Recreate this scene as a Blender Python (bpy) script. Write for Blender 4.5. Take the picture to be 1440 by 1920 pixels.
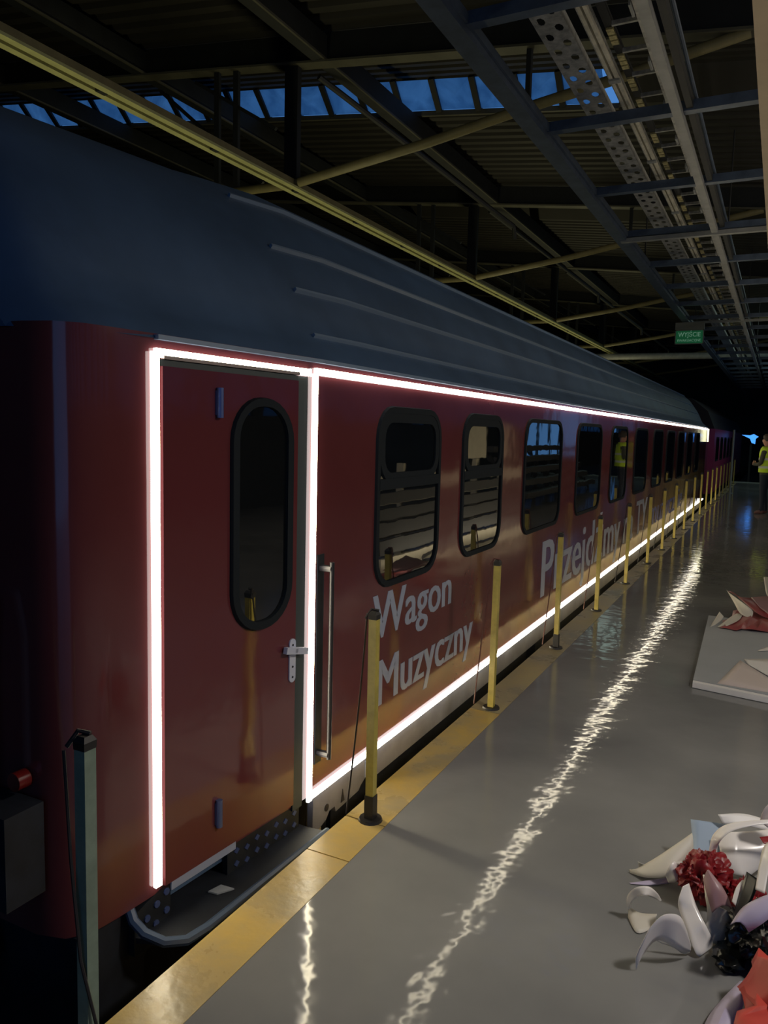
import bpy, bmesh, math, random
from mathutils import Vector, Matrix
random.seed(7)
S = bpy.context.scene
for o in list(bpy.data.objects): bpy.data.objects.remove(o)
COL = S.collection

# ------------------------------------------------------------------ camera
F, CX, CY, CH = 1450.0, 720.0, 960.0, 1.65
cY = Vector((743, 135, -F)).normalized()
cX = -Vector((-2878, 225, -F)); cX = (cX - cX.dot(cY)*cY).normalized()
cZ = cX.cross(cY)
ROT = Matrix((cX, cY, cZ))                      # world = ROT @ camera vector
cam = bpy.data.objects.new('camera', bpy.data.cameras.new('camera'))
COL.objects.link(cam)
cam.matrix_world = Matrix.Translation((0, 0, CH)) @ ROT.to_4x4()
cam.data.sensor_fit = 'VERTICAL'; cam.data.sensor_height = 32.0
cam.data.lens = 32.0*F/1920.0
cam.data.clip_start = 0.05; cam.data.clip_end = 300
S.camera = cam

# ------------------------------------------------------------------ world, lamps, exposure
W = bpy.data.worlds.new('dusk'); S.world = W; W.use_nodes = True
bg = W.node_tree.nodes['Background']
bg.inputs[0].default_value = (.13, .40, 1.0, 1); bg.inputs[1].default_value = .42
S.view_settings.view_transform = 'Standard'; S.view_settings.look = 'None'
S.view_settings.exposure = 0.30; S.view_settings.gamma = 1.0
S.view_settings.use_curve_mapping = False
S.cycles.use_denoising = True
S.cycles.max_bounces = 8; S.cycles.diffuse_bounces = 4; S.cycles.glossy_bounces = 4
S.cycles.sample_clamp_indirect = 4.0

def area(name, loc, target, size, sizey, power, color):
    l = bpy.data.lights.new(name, 'AREA'); l.shape = 'RECTANGLE'
    l.size, l.size_y, l.energy, l.color = size, sizey, power, color
    o = bpy.data.objects.new(name, l); COL.objects.link(o); o.location = loc
    d = Vector(target) - Vector(loc)
    o.rotation_euler = d.to_track_quat('-Z', 'Y').to_euler()
    return o
area('hall_lamp_behind', (1.7, 2.5, 3.1), (2.2, 2.5, 0), .35, .35, 62, (1, .93, .86))
area('hall_lamp_distant', (2.5, 29, 5.5), (0, 29, 0), 3, 3, 55, (.72, 1.0, .88))
area('coach_fill_light', (5.8, 9.0, 4.6), (-1.5, 9.0, 1.0), 10, 2.5, 120, (1, .88, .70))  # added soft fill for the coach side and the steel grid
tl = area('track_side_lamp', (-6.4, 17.0, 2.6), (-6.4, 17.0, 9), .3, 34.0, 120, (1, .93, .52))
tl.rotation_euler = (math.pi, 0, 0)
area('rack_fill_light', (0.08, 9.9, .12), (.45, 9.9, .75), 5.0, .08, 14, (1, .88, .66))  # added hidden light, brightens the rack so its reflection shows
LED_STRENGTH = 28.0

# ------------------------------------------------------------------ materials
def mat(name, col, rough=.5, metal=0., noise=0., nscale=8., bump=0., bscale=40., coat=0., ior=1.5, dirt=None, rvar=0., emit=None, estr=0.):
    m = bpy.data.materials.new(name); m.use_nodes = True
    nt = m.node_tree; b = nt.nodes['Principled BSDF']
    b.inputs['Base Color'].default_value = (*col, 1)
    b.inputs['Roughness'].default_value = rough; b.inputs['Metallic'].default_value = metal
    b.inputs['IOR'].default_value = ior
    b.inputs['Coat Weight'].default_value = coat; b.inputs['Coat Roughness'].default_value = .06
    tc = nt.nodes.new('ShaderNodeTexCoord')
    if noise or dirt or rvar:
        n = nt.nodes.new('ShaderNodeTexNoise'); n.inputs['Scale'].default_value = nscale
        n.inputs['Detail'].default_value = 6; n.inputs['Roughness'].default_value = .62
        nt.links.new(tc.outputs['Object'], n.inputs['Vector'])
        if noise or dirt:
            r = nt.nodes.new('ShaderNodeValToRGB')
            d = dirt or tuple(c*(1-noise) for c in col)
            r.color_ramp.elements[0].position = .34; r.color_ramp.elements[1].position = .66
            r.color_ramp.elements[0].color = (*d, 1)
            r.color_ramp.elements[1].color = (*[min(1, c*(1+noise*.35)) for c in col], 1)
            nt.links.new(n.outputs['Fac'], r.inputs['Fac']); nt.links.new(r.outputs['Color'], b.inputs['Base Color'])
        if rvar:
            mr = nt.nodes.new('ShaderNodeMapRange')
            mr.inputs['From Min'].default_value = .3; mr.inputs['From Max'].default_value = .7
            mr.inputs['To Min'].default_value = rough-rvar; mr.inputs['To Max'].default_value = rough+rvar
            nt.links.new(n.outputs['Fac'], mr.inputs['Value']); nt.links.new(mr.outputs['Result'], b.inputs['Roughness'])
    if bump:
        n2 = nt.nodes.new('ShaderNodeTexNoise'); n2.inputs['Scale'].default_value = bscale; n2.inputs['Detail'].default_value = 3
        nt.links.new(tc.outputs['Object'], n2.inputs['Vector'])
        bp = nt.nodes.new('ShaderNodeBump'); bp.inputs['Strength'].default_value = 1.0; bp.inputs['Distance'].default_value = bump
        nt.links.new(n2.outputs['Fac'], bp.inputs['Height']); nt.links.new(bp.outputs['Normal'], b.inputs['Normal'])
        if coat: nt.links.new(bp.outputs['Normal'], b.inputs['Coat Normal'])
    if emit:
        b.inputs['Emission Color'].default_value = (*emit, 1); b.inputs['Emission Strength'].default_value = estr
    return m

M = {}
M['red'] = mat('red_paint', (.145, .036, .036), .11, bump=.006, bscale=1.6, noise=.15, nscale=1.2, ior=1.6)
M['door_red'] = mat('door_red_paint', (.145, .033, .035), .10, bump=.005, bscale=2.6, ior=1.6)
M['navy'] = mat('navy_roof_paint', (.078, .135, .23), .42, noise=.25, nscale=1.5)
M['navy_edge'] = mat('roof_rib_paint', (.20, .27, .36), .35)
M['rim'] = mat('step_rim_paint', (.06, .09, .15), .4)
M['apron'] = mat('grey_apron_paint', (.22, .225, .27), .40, noise=.35, nscale=3)
M['rubber'] = mat('black_rubber', (.014, .018, .021), .75, ior=1.25)
M['dark_metal'] = mat('dark_metal', (.03, .034, .04), .45, metal=.4, noise=.4)
M['under'] = mat('underframe_grime', (.012, .015, .022), .7, noise=.5)
M['seal'] = mat('door_seal_grey_green', (.045, .060, .058), .5)
M['glass'] = mat('tinted_glass', (.006, .007, .008), .02, ior=1.95, bump=.0012, bscale=2.0)
M['grab'] = mat('grab_rail_steel', (.045, .045, .05), .4, metal=.6)
M['white_plate'] = mat('white_plastic', (.60, .62, .72), .4)
M['hinge'] = mat('hinge_blue_steel', (.10, .14, .32), .35, metal=.5)
M['letter'] = mat('white_vinyl', (.36, .40, .50), .35, bump=.004, bscale=1.6)
M['letter_blue'] = mat('pale_violet_vinyl', (.20, .22, .48), .35)
M['mark'] = mat('dark_marking', (.02, .02, .025), .5)
M['yellow'] = mat('yellow_edge_paint', (.64, .43, .09), .30, nscale=2.6, dirt=(.42, .34, .18), rvar=.08, bump=.0015, bscale=26)
M['yellow_worn'] = mat('worn_edge_paint', (.44, .36, .17), .30, nscale=2.6, dirt=(.30, .27, .19), rvar=.08, bump=.0015, bscale=26)
M['postpaint'] = mat('yellow_green_post_paint', (.50, .40, .075), .33, noise=.25, nscale=14, bump=.001)
M['postold'] = mat('pale_green_post_paint', (.21, .27, .20), .40, noise=.2, nscale=14)
M['postblack'] = mat('post_black_sleeve', (.015, .013, .012), .5)
M['cord'] = mat('black_cord', (.02, .016, .016), .7)
M['cordred'] = mat('brown_red_cord', (.12, .045, .035), .7)
M['concrete'] = None
M['deck'] = mat('roof_deck_steel', (.034, .031, .025), .6, noise=.3, nscale=.6)
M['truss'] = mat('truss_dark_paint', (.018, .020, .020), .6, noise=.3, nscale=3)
M['flange'] = mat('flange_lit_tone', (.11, .105, .075), .5, noise=.3, nscale=2)  # light on the flanges put into a paler colour than the webs
M['yrail'] = mat('yellow_green_rail', (.50, .50, .24), .45, noise=.15, nscale=5)
M['ypipe'] = mat('ochre_pipe', (.22, .19, .09), .5, noise=.2, nscale=5)
M['grid'] = mat('blue_grey_steel', (.10, .135, .20), .42, noise=.3, nscale=6)
M['gridlight'] = mat('pale_grey_steel', (.36, .37, .37), .45, noise=.2, nscale=6)
M['tray'] = mat('galvanised_tray', (.50, .50, .47), .5, metal=.0, noise=.45, nscale=14)
M['railbright'] = mat('bright_steel_rail', (.85, .80, .66), .4, noise=.3, nscale=9)
M['cream'] = mat('cream_beam_paint', (.52, .42, .30), .6, noise=.12, nscale=2)
M['tagyellow'] = mat('yellow_label', (.70, .62, .30), .6, noise=.5, nscale=30)
M['signgreen'] = mat('exit_sign_green', (.02, .16, .06), .4, emit=(.03, .30, .12), estr=.10)
M['signwhite'] = mat('exit_sign_letters', (.40, .6, .48), .4, emit=(.3, .6, .42), estr=.18)
M['signbody'] = mat('sign_housing', (.26, .27, .25), .5)
M['ballast'] = mat('track_ballast', (.03, .03, .03), .9, noise=.6, nscale=20, bump=.03, bscale=18)
M['wall'] = mat('hall_wall_grey', (.05, .055, .06), .8, noise=.3, nscale=.7)
M['wallfar'] = mat('far_wall_blue_grey', (.04, .065, .075), .7, noise=.3, nscale=.6)
M['shelfgrey'] = mat('bench_grey_panel', (.055, .055, .053), .55)
M['shelfbeige'] = mat('bench_beige_board', (.72, .66, .50), .6, noise=.1)
M['skin'] = mat('skin', (.42, .21, .15), .5)
M['hair'] = mat('hair', (.03, .02, .015), .7)
M['jacket'] = mat('dark_jacket', (.05, .05, .035), .85)
M['trousers'] = mat('navy_trousers', (.010, .014, .028), .9)
M['shoe'] = mat('shoe', (.14, .06, .055), .5)
M['sole'] = mat('shoe_sole', (.5, .4, .4), .5)
M['hivis'] = mat('hi_vis_fabric', (.50, .70, .03), .7, emit=(.5, .7, .03), estr=.0)
M['reflective'] = mat('reflective_tape', (.55, .6, .5), .4)
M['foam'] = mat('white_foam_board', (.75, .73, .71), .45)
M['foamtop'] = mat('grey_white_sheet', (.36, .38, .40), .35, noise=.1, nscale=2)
M['pinkpaper'] = mat('pinkish_white_paper', (.58, .50, .47), .5)
M['whitefilm'] = mat('white_vinyl_film', (.78, .74, .70), .18)
M['creamfilm'] = mat('cream_backing_paper', (.58, .55, .48), .5)
M['bluefilm'] = mat('pale_blue_film', (.33, .42, .55), .4)
M['lilacfilm'] = mat('lilac_white_film', (.45, .40, .55), .4)
M['redfilm'] = mat('dark_red_film', (.22, .008, .012), .42)
M['redprint'] = mat('faded_red_film', (.30, .075, .075), .30)
M['redfabric'] = mat('bright_red_film', (.50, .055, .04), .5)
M['mauvefilm'] = mat('mauve_film', (.30, .17, .18), .4)
M['blackbag'] = mat('black_plastic', (.008, .010, .011), .22)
M['blackfilm'] = mat('black_film', (.010, .014, .016), .3)
M['nextcoach'] = mat('dark_magenta_paint', (.28, .02, .07), .4)
M['nextroof'] = mat('dark_roof_paint', (.02, .015, .02), .5)
M['pole'] = mat('pale_pole_paint', (.32, .34, .30), .5)
M['bluescreen'] = mat('blue_lit_screen', (.02, .05, .1), .5, emit=(.06, .30, 1.0), estr=1.2)
M['bluepanel'] = mat('blue_glow_stand_in', (.02, .04, .08), .4, emit=(.10, .28, .62), estr=.9)  # emission of the added screen, stands in for window light
M['steel_rail'] = mat('track_rail_steel', (.08, .06, .05), .5, metal=.6)
M['tail'] = mat('tail_lamp_red', (.16, .01, .008), .3)
M['led'] = mat('led_white', (1, 1, 1), .5, emit=(1.0, .87, .60), estr=LED_STRENGTH)
M['ledside'] = mat('led_diffuser_side', (.5, .5, .5), .5, emit=(1.0, .965, .92), estr=4.0)
M['ledend'] = mat('led_warm_end', (1, 1, 1), .5, emit=(1.0, .97, .55), estr=1.6)
M['ledbase'] = mat('led_channel', (.30, .24, .22), .35, metal=.4)

def concrete():
    m = bpy.data.materials.new('polished_concrete'); m.use_nodes = True
    nt = m.node_tree; L = nt.links; b = nt.nodes['Principled BSDF']
    tc = nt.nodes.new('ShaderNodeTexCoord')
    n = nt.nodes.new('ShaderNodeTexNoise'); n.inputs['Scale'].default_value = 1.1; n.inputs['Detail'].default_value = 8
    L.new(tc.outputs['Object'], n.inputs['Vector'])
    r = nt.nodes.new('ShaderNodeValToRGB')
    r.color_ramp.elements[0].position = .3; r.color_ramp.elements[0].color = (.165, .168, .168, 1)
    r.color_ramp.elements[1].position = .7; r.color_ramp.elements[1].color = (.265, .265, .258, 1)
    L.new(n.outputs['Fac'], r.inputs['Fac'])
    v = nt.nodes.new('ShaderNodeTexVoronoi'); v.inputs['Scale'].default_value = 1.7
    L.new(tc.outputs['Object'], v.inputs['Vector'])
    sp = nt.nodes.new('ShaderNodeMapRange'); sp.inputs['From Min'].default_value = 0.0; sp.inputs['From Max'].default_value = .035
    sp.inputs['To Min'].default_value = .35; sp.inputs['To Max'].default_value = 1.0
    L.new(v.outputs['Distance'], sp.inputs['Value'])
    mx = nt.nodes.new('ShaderNodeVectorMath'); mx.operation = 'SCALE'
    L.new(r.outputs['Color'], mx.inputs[0]); L.new(sp.outputs['Result'], mx.inputs['Scale'])
    L.new(mx.outputs['Vector'], b.inputs['Base Color'])
    rr = nt.nodes.new('ShaderNodeMapRange'); b.inputs['IOR'].default_value = 1.32; rr.inputs['To Min'].default_value = .05; rr.inputs['To Max'].default_value = .10
    L.new(n.outputs['Fac'], rr.inputs['Value']); L.new(rr.outputs['Result'], b.inputs['Roughness'])
    mp = nt.nodes.new('ShaderNodeMapping'); mp.inputs['Scale'].default_value = (1, 1, 1)
    L.new(tc.outputs['Object'], mp.inputs['Vector'])
    n2 = nt.nodes.new('ShaderNodeTexNoise'); n2.inputs['Scale'].default_value = 8; n2.inputs['Detail'].default_value = 2
    L.new(mp.outputs['Vector'], n2.inputs['Vector'])
    bp = nt.nodes.new('ShaderNodeBump'); bp.inputs['Strength'].default_value = 1; bp.inputs['Distance'].default_value = .0026
    L.new(n2.outputs['Fac'], bp.inputs['Height']); L.new(bp.outputs['Normal'], b.inputs['Normal'])
    return m
M['concrete'] = concrete()

def pane_mat(name, a, b2):
    m = bpy.data.materials.new(name); m.use_nodes = True
    nt = m.node_tree; L = nt.links; nt.nodes.remove(nt.nodes['Principled BSDF'])
    tc = nt.nodes.new('ShaderNodeTexCoord')
    n = nt.nodes.new('ShaderNodeTexNoise'); n.inputs['Scale'].default_value = 1.6; n.inputs['Detail'].default_value = 4
    n.inputs['Distortion'].default_value = 1.2
    L.new(tc.outputs['Object'], n.inputs['Vector'])
    r = nt.nodes.new('ShaderNodeValToRGB')
    r.color_ramp.elements[0].position = .35; r.color_ramp.elements[0].color = (*a, 1)
    r.color_ramp.elements[1].position = .65; r.color_ramp.elements[1].color = (*b2, 1)
    L.new(n.outputs['Fac'], r.inputs['Fac'])
    t = nt.nodes.new('ShaderNodeBsdfTranslucent'); L.new(r.outputs['Color'], t.inputs['Color'])
    L.new(t.outputs['BSDF'], nt.nodes['Material Output'].inputs['Surface'])
    return m
M['pane'] = pane_mat('milky_rooflight_sheet', (.22, .30, .36), (.42, .50, .54))

# ------------------------------------------------------------------ mesh helpers
class MB:
    def __init__(s): s.v = []; s.f = []; s.mi = []; s.cur = 0
    def add(s, vs, fs):
        o = len(s.v); s.v += [tuple(v) for v in vs]
        for f in fs: s.f.append(tuple(i+o for i in f)); s.mi.append(s.cur)
        return s
    def box(s, x0, x1, y0, y1, z0, z1):
        return s.add([(x0,y0,z0),(x1,y0,z0),(x1,y1,z0),(x0,y1,z0),(x0,y0,z1),(x1,y0,z1),(x1,y1,z1),(x0,y1,z1)],
                     [(0,3,2,1),(4,5,6,7),(0,1,5,4),(1,2,6,5),(2,3,7,6),(3,0,4,7)])
    def bar(s, a, b, w, h, up=(0,0,1)):
        a, b = Vector(a), Vector(b); d = (b-a).normalized(); up = Vector(up)
        if abs(d.dot(up)) > .98: up = Vector((1, 0, 0))
        r = d.cross(up).normalized(); u = r.cross(d)
        vs = []
        for p in (a, b):
            for sx, sz in ((-1,-1),(1,-1),(1,1),(-1,1)): vs.append(p + r*(sx*w/2) + u*(sz*h/2))
        return s.add(vs, [(0,1,2,3),(7,6,5,4),(0,4,5,1),(1,5,6,2),(2,6,7,3),(3,7,4,0)])
    def tube(s, pts, r, n=8, caps=True):
        pts = [Vector(p) for p in pts]; rs = r if isinstance(r, (list, tuple)) else [r]*len(pts)
        o = []; prev = None
        for i, p in enumerate(pts):
            d = (pts[min(i+1, len(pts)-1)] - pts[max(i-1, 0)]).normalized()
            ref = prev if prev is not None else (Vector((0,0,1)) if abs(d.z) < .9 else Vector((1,0,0)))
            u = (ref - ref.dot(d)*d).normalized(); w = d.cross(u); prev = u
            for k in range(n):
                a = 2*math.pi*k/n; o.append(p + (u*math.cos(a) + w*math.sin(a))*rs[i])
        fs = []
        for i in range(len(pts)-1):
            for k in range(n):
                k2 = (k+1) % n; fs.append((i*n+k, i*n+k2, (i+1)*n+k2, (i+1)*n+k))
        if caps:
            fs.append(tuple(range(n-1, -1, -1))); fs.append(tuple((len(pts)-1)*n+k for k in range(n)))
        return s.add(o, fs)
    def prism(s, poly, off):
        n = len(poly); off = Vector(off)
        vs = [Vector(p) for p in poly] + [Vector(p)+off for p in poly]
        return s.add(vs, [tuple(range(n)), tuple(range(2*n-1, n-1, -1))] + [(i, i+n, (i+1) % n+n, (i+1) % n) for i in range(n)])
    def loft(s, secs, closed=False, cap=False):
        n = len(secs[0]); vs = [p for c in secs for p in c]; fs = []
        for i in range(len(secs)-1):
            for k in range(n if closed else n-1):
                k2 = (k+1) % n; fs.append((i*n+k, i*n+k2, (i+1)*n+k2, (i+1)*n+k))
        if cap:
            fs.append(tuple(range(n-1, -1, -1))); fs.append(tuple((len(secs)-1)*n+k for k in range(n)))
        return s.add(vs, fs)
    def build(s, name, m, parent=None, smooth=False, fix=True):
        me = bpy.data.meshes.new(name); me.from_pydata(s.v, [], s.f)
        ms = m if isinstance(m, (list, tuple)) else [m]
        for x in ms: me.materials.append(M[x] if isinstance(x, str) else x)
        if len(ms) > 1:
            for p, i in zip(me.polygons, s.mi): p.material_index = i
        if fix:
            bm = bmesh.new(); bm.from_mesh(me); bmesh.ops.recalc_face_normals(bm, faces=bm.faces); bm.to_mesh(me); bm.free()
        if smooth:
            for p in me.polygons: p.use_smooth = True
            try: me.set_sharp_from_angle(angle=math.radians(40))
            except Exception: pass
        o = bpy.data.objects.new(name, me); COL.objects.link(o)
        if parent: o.parent = parent
        return o

def empty(name, label=None, cat=None, group=None, loc=(0,0,0)):
    o = bpy.data.objects.new(name, None); COL.objects.link(o); o.location = loc
    o.empty_display_size = .1
    if label: o['label'] = label
    if cat: o['category'] = cat
    if group: o['group'] = group
    return o
def tag(o, label=None, cat=None, group=None, kind=None):
    if label: o['label'] = label
    if cat: o['category'] = cat
    if group: o['group'] = group
    if kind: o['kind'] = kind
    return o
def struct(o): o['kind'] = 'structure'; return o
def reuse(src, parent=None, loc=None):
    c = src.copy(); COL.objects.link(c); c.parent = parent
    if loc is not None: c.location = loc
    return c
def copy_tree(o, parent=None):
    kids = list(o.children); c = o.copy(); COL.objects.link(c); c.parent = parent
    for k in kids: copy_tree(k, c)
    return c

# ------------------------------------------------------------------ the setting: platform
ED = -1.55                                       # platform edge, x
PE = 32.5                                        # platform end, y
f = MB(); f.box(-1.36, 7.5, -8, PE, -.95, 0)
floor = struct(f.build('floor', 'concrete'))
js = [-8, -5.0, -2.0, .7, 2.46]
y = 2.765
while y < PE: js.append(y); y += 1.5
js.append(PE)
for a, b in zip(js[:-1], js[1:]):
    s = MB(); s.box(ED, -1.362, a+.003, b-.003, -.25, 0.0)
    s.build('edge_slab', 'yellow' if a < 3.5 else 'yellow_worn', floor)
s = MB(); s.box(-1.50, -1.362, -8, PE, -.95, -.26); s.build('edge_wall', 'under', floor)
s = MB(); s.box(-1.55, 7.5, PE+.002, PE+.10, -.02, .025); struct(s.build('trim_1', 'pole'))
s = MB(); s.box(-1.55, 7.5, PE+.11, 60, -.95, -.30); struct(s.build('floor_lower', 'wallfar'))
s = MB(); s.box(-24, -1.36, -8, 60, -1.1, -.95); struct(s.build('track_bed', 'ballast'))
for x in (-3.95, -2.5):
    s = MB(); s.box(x-.035, x+.035, -8, 60, -.86, -.80); s.box(x-.012, x+.012, -8, 60, -.95, -.86)
    tag(s.build('track_rail', 'steel_rail'), 'track rail under the coaches, on the '+('far side' if x < -3 else 'platform side'), 'rail', 'rails under the coaches')

# ------------------------------------------------------------------ the hall shell
SL = -.12                                        # roof falls towards the platform
def rz(x, z): return z + SL*(x+6.6)
XL, XR = -24.0, 7.5
beams_y = [-5.0, 2.4, 9.8, 17.2, 24.4, 31.8, 39.2, 46.6, 54, 61]
ceiling = None
def deck_piece(name, ya, za, yb, zb, parent):
    n = max(2, int(round((yb-ya)/.30))); pts = []
    for i in range(n):
        for fr, up in ((0, 0), (.45, 0), (.55, .07), (.9, .07)):
            t = (i+fr)/n; pts.append((ya+(yb-ya)*t, za+(zb-za)*t+up))
    pts.append((yb, zb))
    m = MB(); m.loft([[(x, p[0], rz(x, p[1])) for p in pts] for x in (XL, XR)])
    return m.build(name, 'deck', parent, fix=False)
ce = MB(); ce.box(XL, XR, -8, 60, 12.0, 12.05)
root_ceiling = None
for a, b in zip(beams_y[:-1], beams_y[1:]):
    r1 = a+2.7
    if root_ceiling is None:
        root_ceiling = ceiling = struct(deck_piece('ceiling', a, 7.25, r1, 7.65, None))
    else: deck_piece('deck_panel', a, 7.25, r1, 7.65, ceiling)
    deck_piece('deck_panel', r1+.36, 7.27, b, 7.25, ceiling)
    # rooflight strip: panes and mullions (only the bay that the photograph shows gets single panes)
    x = -22.2
    if a == 9.8:
        while x < -3.0:
            w = .72
            g = MB(); g.add([(x+.05, r1, rz(x+.05, 7.65)), (x+w-.05, r1, rz(x+w-.05, 7.65)),
                             (x+w-.05, r1+.36, rz(x+w-.05, 7.29)), (x+.05, r1+.36, rz(x+.05, 7.29)),
                             (x+.37, r1+.15+random.uniform(-.03, .03), rz(x+.37, 7.44))],
                            [(0, 1, 4), (1, 2, 4), (2, 3, 4), (3, 0, 4)])
            g.build('pane', 'pane', ceiling, fix=False)
            g = MB(); g.bar((x, r1-.03, rz(x, 7.66)), (x, r1+.39, rz(x, 7.27)), .10, .10)
            g.build('glazing_bar', 'truss', ceiling)
            x += w
        g = MB(); g.bar((-22.2, r1+.38, rz(-22.2, 7.24)), (-2.6, r1+.38, rz(-2.6, 7.24)), .06, .08); g.build('sill_rail', 'flange', ceiling)
        g = MB(); g.add([(-2.6, r1, rz(-2.6, 7.72)), (XR, r1, rz(XR, 7.72)), (XR, r1+.36, rz(XR, 7.27)), (-2.6, r1+.36, rz(-2.6, 7.27))], [(0, 1, 2, 3)]); g.build('blank_panel', 'deck', ceiling, fix=False)
    else:
        g = MB(); g.add([(XL, r1, rz(XL, 7.72)), (XR, r1, rz(XR, 7.72)), (XR, r1+.36, rz(XR, 7.27)), (XL, r1+.36, rz(XL, 7.27))], [(0, 1, 2, 3)])
        g.build('rooflight_strip', 'deck', ceiling, fix=False)
# roof beams
for k, by in enumerate(beams_y[1:]):
    root = empty('roof_beam', None, 'beam', 'cross beams of the hall roof', (0, by, 0))
    root['label'] = {1: 'dark cross beam with pale lower flange, nearest in front of the blue rooflights',
                     2: 'dark cross beam behind the blue rooflights, its pale flange just below them'}.get(k, 'dark roof cross beam farther back in the hall')
    if k in (1, 2): del root['group']
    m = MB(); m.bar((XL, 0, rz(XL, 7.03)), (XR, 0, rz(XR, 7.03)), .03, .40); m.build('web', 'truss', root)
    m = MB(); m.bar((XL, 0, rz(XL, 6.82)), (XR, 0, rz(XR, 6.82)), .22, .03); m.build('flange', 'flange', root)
# purlins along the hall
for i, x in enumerate((-16.2, -12.83, -9.47, -6.11)):
    m = MB(); z = rz(x, 6.84)
    m.box(x+.07, x+.10, -8, 55, z-.015, z+.015); f2 = m
    root = empty('roof_purlin', 'dark purlin running the length of the hall roof, '+['outermost on the left', 'second from the left', 'second from the platform', 'nearest to the platform'][i], 'beam', 'purlins of the hall roof', (0, 0, 0))
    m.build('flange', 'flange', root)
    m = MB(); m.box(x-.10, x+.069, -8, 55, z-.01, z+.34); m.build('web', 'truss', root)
# bracing between the beams
for k, by in enumerate((9.8, 17.2, 24.4, 31.8, 39.2, 46.6)):
    where = ['nearest, in front of the blue rooflights', 'second from the camera', 'third from the camera', 'in the far hall', 'in the far hall', 'in the far hall'][k]
    root = empty('roof_strut_frame', 'ochre bent tube strut with dark hangers crossing the yellow rail, '+where, 'strut', None, (0, by, 0))
    if k > 2: root['group'] = 'far strut frames'
    m = MB(); m.tube([(-8.0, 0, 5.20), (-6.62, 0, 5.18), (-4.5, 0, 5.46), (-3.1, 0, 5.70), (-2.0, 0, 5.86), (-.6, 0, 6.1)], .065, 10)
    m.build('bent_tube', 'ypipe', root, smooth=True)
    m = MB(); m.box(-6.72, -6.50, -.05, .05, 5.25, 6.9); m.build('hanger', 'truss', root)
    for x in (-7.98, -7.62):
        m = MB(); m.box(x-.045, x+.045, -.03, .03, 5.22, rz(x, 6.84)); m.build('hanger', 'truss', root)
    m = MB(); m.bar((-8.4, 0, 6.9), (-6.9, 0, 6.0), .05, .05); m.build('brace', 'truss', root)
    m = MB(); m.bar((-3.1, 0, 5.72), (-3.1, 0, 6.4), .08, .06); m.build('hanger', 'truss', root)
for by in (9.8, 17.2, 24.4, 31.8):
    m = MB(); m.tube([(-6.3, by+.2, 6.7), (-4.6, by+4.2, 5.2+.2), (-4.6, by+4.3, 5.2)], .045, 8)
    tag(m.build('roof_brace', 'truss'), 'dark diagonal brace rising from the '+{9.8: 'nearest', 17.2: 'second', 24.4: 'third', 31.8: 'fourth'}[by]+' roof cross beam seen', 'brace', 'roof braces')
    m = MB(); m.tube([(-9.3, by+.2, 7.0), (-7.2, by+.1, 5.3)], .03, 6)
    tag(m.build('roof_tie', 'truss'), 'thin dark tie rod at the '+{9.8: 'nearest', 17.2: 'second', 24.4: 'third', 31.8: 'fourth'}[by]+' roof cross beam seen', 'brace', 'roof ties')
# long yellow-green rail
root = empty('yellow_rail', 'long yellow-green steel rail hung high above the coach, running down the hall', 'rail')
m = MB(); m.box(-6.72, -6.63, -2, 52, 5.10, 5.13); m.box(-6.57, -6.48, -2, 52, 5.10, 5.13); m.build('flange', 'yrail', root)
m = MB(); m.box(-6.66, -6.54, -2, 52, 5.131, 5.24); m.build('web', 'ypipe', root)
for y in [2.5+i*1.83 for i in range(16)]:
    m = MB(); m.box(-6.63, -6.57, y, y+.12, 5.095, 5.130); m.build('clip', 'truss', root)
# grey duct far over the coach
m = MB(); m.tube([(-8, 33.2, 4.92), (-1.2, 33.2, 4.86), (4, 33.2, 4.82)], .13, 10)
tag(m.build('air_duct', 'gridlight', smooth=True), 'pale grey round duct crossing the far hall above the coach', 'duct')

# walls of the hall
struct(MB().box(XL, .6, -8.2, -8.0, -1, 10).build('wall_back_blocker', 'wall'))  # unseen wall added to keep blue light off the coach end
struct(MB().box(XL-.2, XL, -8, 60, -1, 10).build('wall_left', 'wall'))
struct(MB().box(XL, XR, 60, 60.2, -1, 10).build('wall_far', 'wallfar'))
wr = MB(); wr.box(XR, XR+.2, -8, 60, -1, 1.9); wr.box(XR, XR+.2, -8, 60, 4.2, 8.5)
wr = struct(wr.build('wall_right', 'wall'))
i = 0; y = -7.9
while y < 58:
    i += 1
    g = MB(); g.box(XR+.05, XR+.07, y+.12, y+1.38, 1.9, 4.2); p = struct(g.build('window_%d' % i, 'pane'))
    g = MB(); g.box(XR-.05, XR+.15, y-.12, y+.12, 1.9, 4.2); g.build('window_frame', 'truss', p)
    y += 1.5

# ------------------------------------------------------------------ overhead steel grid by the platform
GZ = 4.2
root = empty('steel_grid', 'blue-grey hanging steel grid with cross bars over the platform', 'steel grid')
m = MB(); m.box(-2.12, -1.98, -2, 52, GZ, GZ+.14); m.box(-2.02, -1.96, -2, 52, GZ+.05, GZ+.11); m.build('main_beam', 'grid', root)
o = MB().box(-.945, -.875, -2, 52, GZ, GZ+.06).build('pale_beam', 'gridlight', root); o['label'] = 'pale grey beam'
MB().box(-.85, -.80, -2, 52, GZ+.06, GZ+.13).build('main_beam', 'truss', root)
cb = None
for i in range(22):
    y = 4.93+1.95*(i-1)
    if cb is None:
        m = MB(); m.box(-1.99, 2.2, -.045, .045, GZ+.045, GZ+.125); cb = m.build('cross_bar', 'grid', root); cb.location = (0, y, 0)
    else: reuse(cb, root, (0, y, 0))
o = MB().box(-2.05, 2.2, 10.72, 10.80, GZ-.02, GZ+.03).build('pale_cross_bar', 'gridlight', root); o['label'] = 'pale lower cross bar'
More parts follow.
